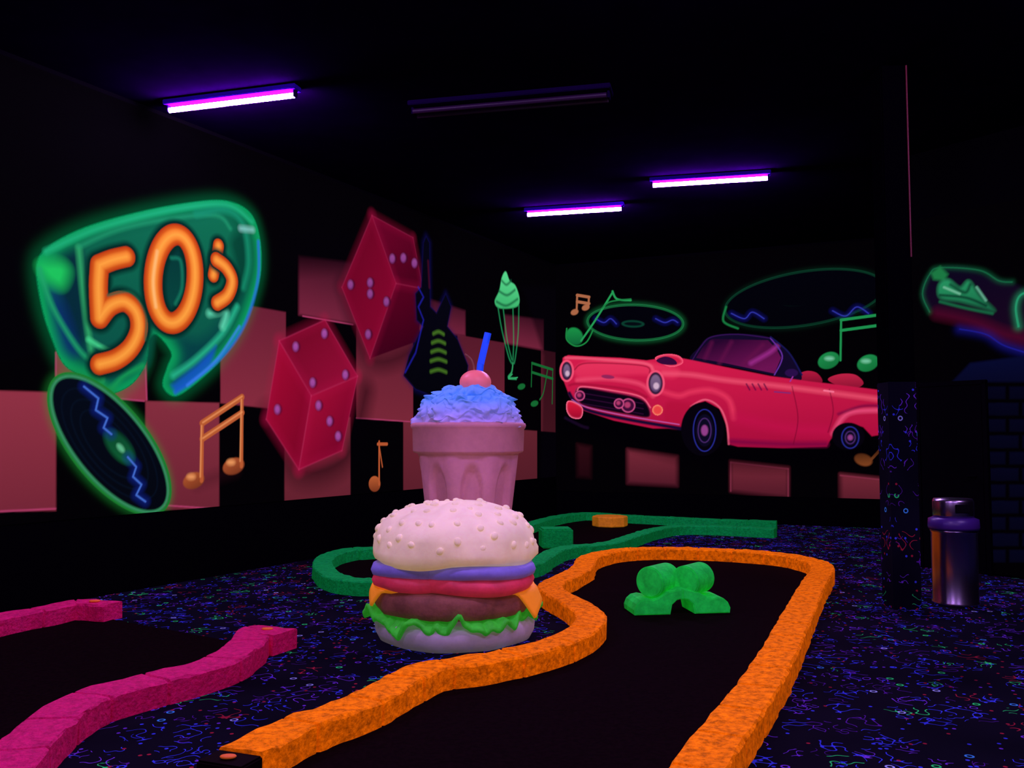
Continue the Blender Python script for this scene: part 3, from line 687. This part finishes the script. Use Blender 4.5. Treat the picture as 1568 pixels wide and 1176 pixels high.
for k in range(1, 18):
    a_ = k / 17 * math.pi / 2; r_, z_ = dome(a_); prof.append((r_ if k < 17 else 0, z_))
def bun_d(t, r, z, i):
    s = 1.0
    if z < .64: s += .012 * math.sin(5 * t + 1) + .01 * math.sin(9 * t)
    return (r * s + nz(t, z, 3, .022), z + (nz(t, z, 3, .02, 5) if i > 2 else .018 * math.sin(4 * t + .5)))
revolve('top_bun', prof, 140, M_bun, burger, bun_d)
def seeds():
    bm = bmesh.new(); random.seed(4); placed = []
    tries = 0
    while len(placed) < 84 and tries < 12000:
        tries += 1
        t = random.uniform(0, 2 * math.pi); a_ = math.asin(random.uniform(-.12, .99))
        r_, z_ = dome(a_)
        n3 = nz(t, z_, 3, .022); r_ += n3; z_ += nz(t, z_, 3, .02, 5)
        p = Vector((r_ * math.cos(t), r_ * math.sin(t), z_))
        if any((p - q).length < .105 for q in placed): continue
        placed.append(p)
        nrm = Vector((p.x / .32, p.y / .32, (p.z - .69) / .07)).normalized()
        q = nrm.to_track_quat('Z', 'Y').to_matrix().to_4x4()
        s = random.uniform(.021, .027)
        bmesh.ops.create_icosphere(bm, subdivisions=2, radius=1, matrix=Matrix.Translation(p) @ q @ Matrix.Rotation(random.uniform(0, 6), 4, 'Z') @ Matrix.Diagonal((s * 1.2, s, s * .75, 1)))
    me = bpy.data.meshes.new('sesame_seeds'); bm.to_mesh(me); bm.free(); me.materials.append(M_bun)
    for p in me.polygons: p.use_smooth = True
    link(bpy.data.objects.new('sesame_seeds', me), burger)
seeds()

# ------------------------------------------------------------------ milkshake sculpture
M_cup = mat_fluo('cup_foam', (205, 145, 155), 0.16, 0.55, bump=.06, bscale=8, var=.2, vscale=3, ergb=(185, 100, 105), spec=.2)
sx_, sy_ = -0.372, 7.58
shake = empty('milkshake_sculpture', (sx_, sy_, 0))
cp = [(0, 0), (.28, 0), (.31, .02), (.31, .07), (.285, .11)]
for k in range(0, 31): cp.append((.285 + .135 * (k / 30), .12 + 1.12 * k / 30))
cp += [(.43, 1.265), (.462, 1.275), (.470, 1.29), (.476, 1.47), (.486, 1.48), (.492, 1.50), (.486, 1.52), (.46, 1.525), (.43, 1.50), (0, 1.49)]
def cup_d(t, r, z, i):
    if .12 < z < 1.25:
        c = math.cos(8 * (t + math.pi / 2 - .12)); arch = 1.18 - .12 * (1 - c) ** 1.5
        k = max(0, min(1, (c + .35) / .35)) * max(0, min(1, (arch - z) / .05)) * max(0, min(1, (z - .2) / .05))
        r -= .048 * k
        r += .014 * max(0, -c)
    return r, z
revolve('fluted_cup', cp, 240, M_cup, shake, cup_d)
M_cream, nt, b = nodes('blue_cream_foam'); N = nt.nodes; L = nt.links
tc = N.new('ShaderNodeTexCoord'); sp = N.new('ShaderNodeSeparateXYZ'); L.new(tc.outputs['Object'], sp.inputs[0])
mr = N.new('ShaderNodeMapRange'); mr.inputs['From Min'].default_value = 1.50; mr.inputs['From Max'].default_value = 1.72; L.new(sp.outputs[2], mr.inputs[0])
cr = N.new('ShaderNodeValToRGB'); cr.color_ramp.elements[0].color = (*lin(185, 155, 220), 1); cr.color_ramp.elements[1].color = (*lin(95, 165, 240), 1); L.new(mr.outputs[0], cr.inputs[0])
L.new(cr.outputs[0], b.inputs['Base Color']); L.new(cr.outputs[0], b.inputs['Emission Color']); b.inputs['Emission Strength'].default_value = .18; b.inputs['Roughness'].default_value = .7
def cream_d(t, r, z, i):
    q = Vector((math.cos(t) * r * 7, math.sin(t) * r * 7, z * 10))
    a_ = noise.noise(q) * .06 + abs(noise.noise(q * 2.1)) * .08 + abs(noise.noise(q * 4.5)) * .02
    return r + a_ - .028, z + noise.noise(q * 1.5 + Vector((9, 0, 0))) * .05
pr = []
for k in range(0, 70):
    a_ = k / 69 * math.pi / 2; rr = .455 * math.cos(a_) ** .8 if k < 69 else 0
    z = 1.50 + .34 * math.sin(a_) ** .95
    pr.append((max(rr, 0), z))
pr = [(0, 1.48), (.44, 1.495)] + pr
revolve('whipped_cream', pr, 260, M_cream, shake, cream_d)
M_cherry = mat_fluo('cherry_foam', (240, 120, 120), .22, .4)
cpz = []
for k in range(0, 17):
    a_ = -math.pi / 2 + k / 16 * math.pi; cpz.append((max(0, .135 * math.cos(a_)) if 0 < k < 16 else 0, .105 * math.sin(a_)))
cpz[-1] = (0, .085)
revolve('cherry', cpz, 40, M_cherry, shake, loc=(.06, -.04, 1.87))
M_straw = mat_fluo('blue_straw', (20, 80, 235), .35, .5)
tube('cherry_stem', [tuple(p) for p in crom([(.05, -.04, 1.94), (.045, -.04, 2.01), (.02, -.05, 2.07), (-.03, -.05, 2.11)], 6)], .008, M_pat, shake)
tube('straw', [(.08, .02, 1.80), (.10, .02, 2.02), (.165, .02, 2.30)], .030, M_straw, shake)
box('straw_flat_spoon', (.125, .0, 2.12), (.055, .02, .2), M_straw, shake, .008).rotation_euler = (0, math.radians(13), 0)

# ------------------------------------------------------------------ column
col = empty('carpeted_column', (3.22, 7.42, 0))
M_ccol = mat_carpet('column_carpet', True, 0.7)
box('carpet_wrap', (0, 0, 0.93), (.23, .23, 1.86), M_ccol, col, .006)
box('column_shaft', (0, 0, (1.86 + CZ) / 2), (.225, .225, CZ - 1.86), mat_fluo('matte_black_paint', (2, 1, 4), 0, .9, spec=0), col, .012)
tube('edge_highlight_strip', [(.10, -.122, 2.9), (.10, -.122, CZ - .01)], .007, mat_fluo('edge_highlight_red', (90, 20, 36), .05, .5), col)  # thin red strip added to imitate the highlight along the column edge
# ------------------------------------------------------------------ trash can
M_steel = mat_fluo('brushed_steel', (165, 155, 175), 0, .27, metal=1.0)
can = empty('trash_can', (3.73, 7.55, 0))
revolve('steel_body', [(0, 0), (.175, 0), (.185, .01), (.185, .03), (.178, .04), (.178, .60), (.185, .61), (.185, .63), (0, .63)], 48, M_steel, can)
revolve('lid_ring', [(.15, .63), (.195, .63), (.2, .65), (.196, .715), (.16, .73), (.15, .735)], 48, mat_fluo('violet_plastic', (60, 30, 110), .02, .35), can)
revolve('lid_collar', [(0, .735), (.158, .735), (.160, .75), (.160, .86), (.15, .885), (0, .895)], 48, M_steel, can)
box('swing_flap', (0, -.158, .81), (.12, .012, .07), M_black, can, .004)

# ------------------------------------------------------------------ black-light fixtures
M_tube, nt, b = nodes('blacklight_tube_glass'); M_tube.cycles.emission_sampling = 'FRONT'
b.inputs['Base Color'].default_value = (.3, .1, .5, 1); b.inputs['Emission Color'].default_value = (.66, .35, 1.0, 1); b.inputs['Emission Strength'].default_value = 400
M_off = mat_fluo('unlit_tube_glass', (34, 12, 44), .05, .4)
M_house = mat_fluo('fixture_housing', (16, 2, 40), 0, .6, spec=0)
M_halo = mat_fluo('halo_violet_housing', (34, 1, 125), 0.0, .6, spec=0)  # tube halo put into the housing colour, lit fixtures only
FZ = 4.45
def fixture(a, b_, lit=True, n=1):
    a = Vector((*a, FZ)); b_ = Vector((*b_, FZ)); c = (a + b_) / 2; L_ = (b_ - a).length; an = math.atan2(b_.y - a.y, b_.x - a.x)
    e = empty('blacklight_fixture', c); e.rotation_euler = (0, 0, an)
    box('housing', (0, 0, .065), (L_ + .08, .12 * n, .045), M_halo if lit else M_house, e, .006)
    for sgn in (-1, 1):
        box('socket', (sgn * (L_ / 2 + .014), 0, .014), (.02, .05 * n, .064), M_house, e, .003)
    for k in range(n):
        y = 0 if n == 1 else (-.06 if k == 0 else .06)
        tube('lamp_tube', [(-L_ / 2, y, 0), (L_ / 2, y, 0)], .024, M_tube if lit else M_off, e, res=2)
fixture(on_z(260, 169, FZ), on_z(450, 146, FZ))
fixture(on_z(636, 174, FZ), on_z(930, 149, FZ), False, 2)
fixture(on_z(808, 329, FZ), on_z(951, 320, FZ))
fixture(on_z(1000, 284, FZ), on_z(1175, 273, FZ))
for (x, y) in ((-2.9, 4.3), (1.1, 4.4), (4.6, 4.6), (-1.6, 1.2), (2.4, 0.9)):
    fixture((x - .58, y - .12), (x + .58, y + .12))
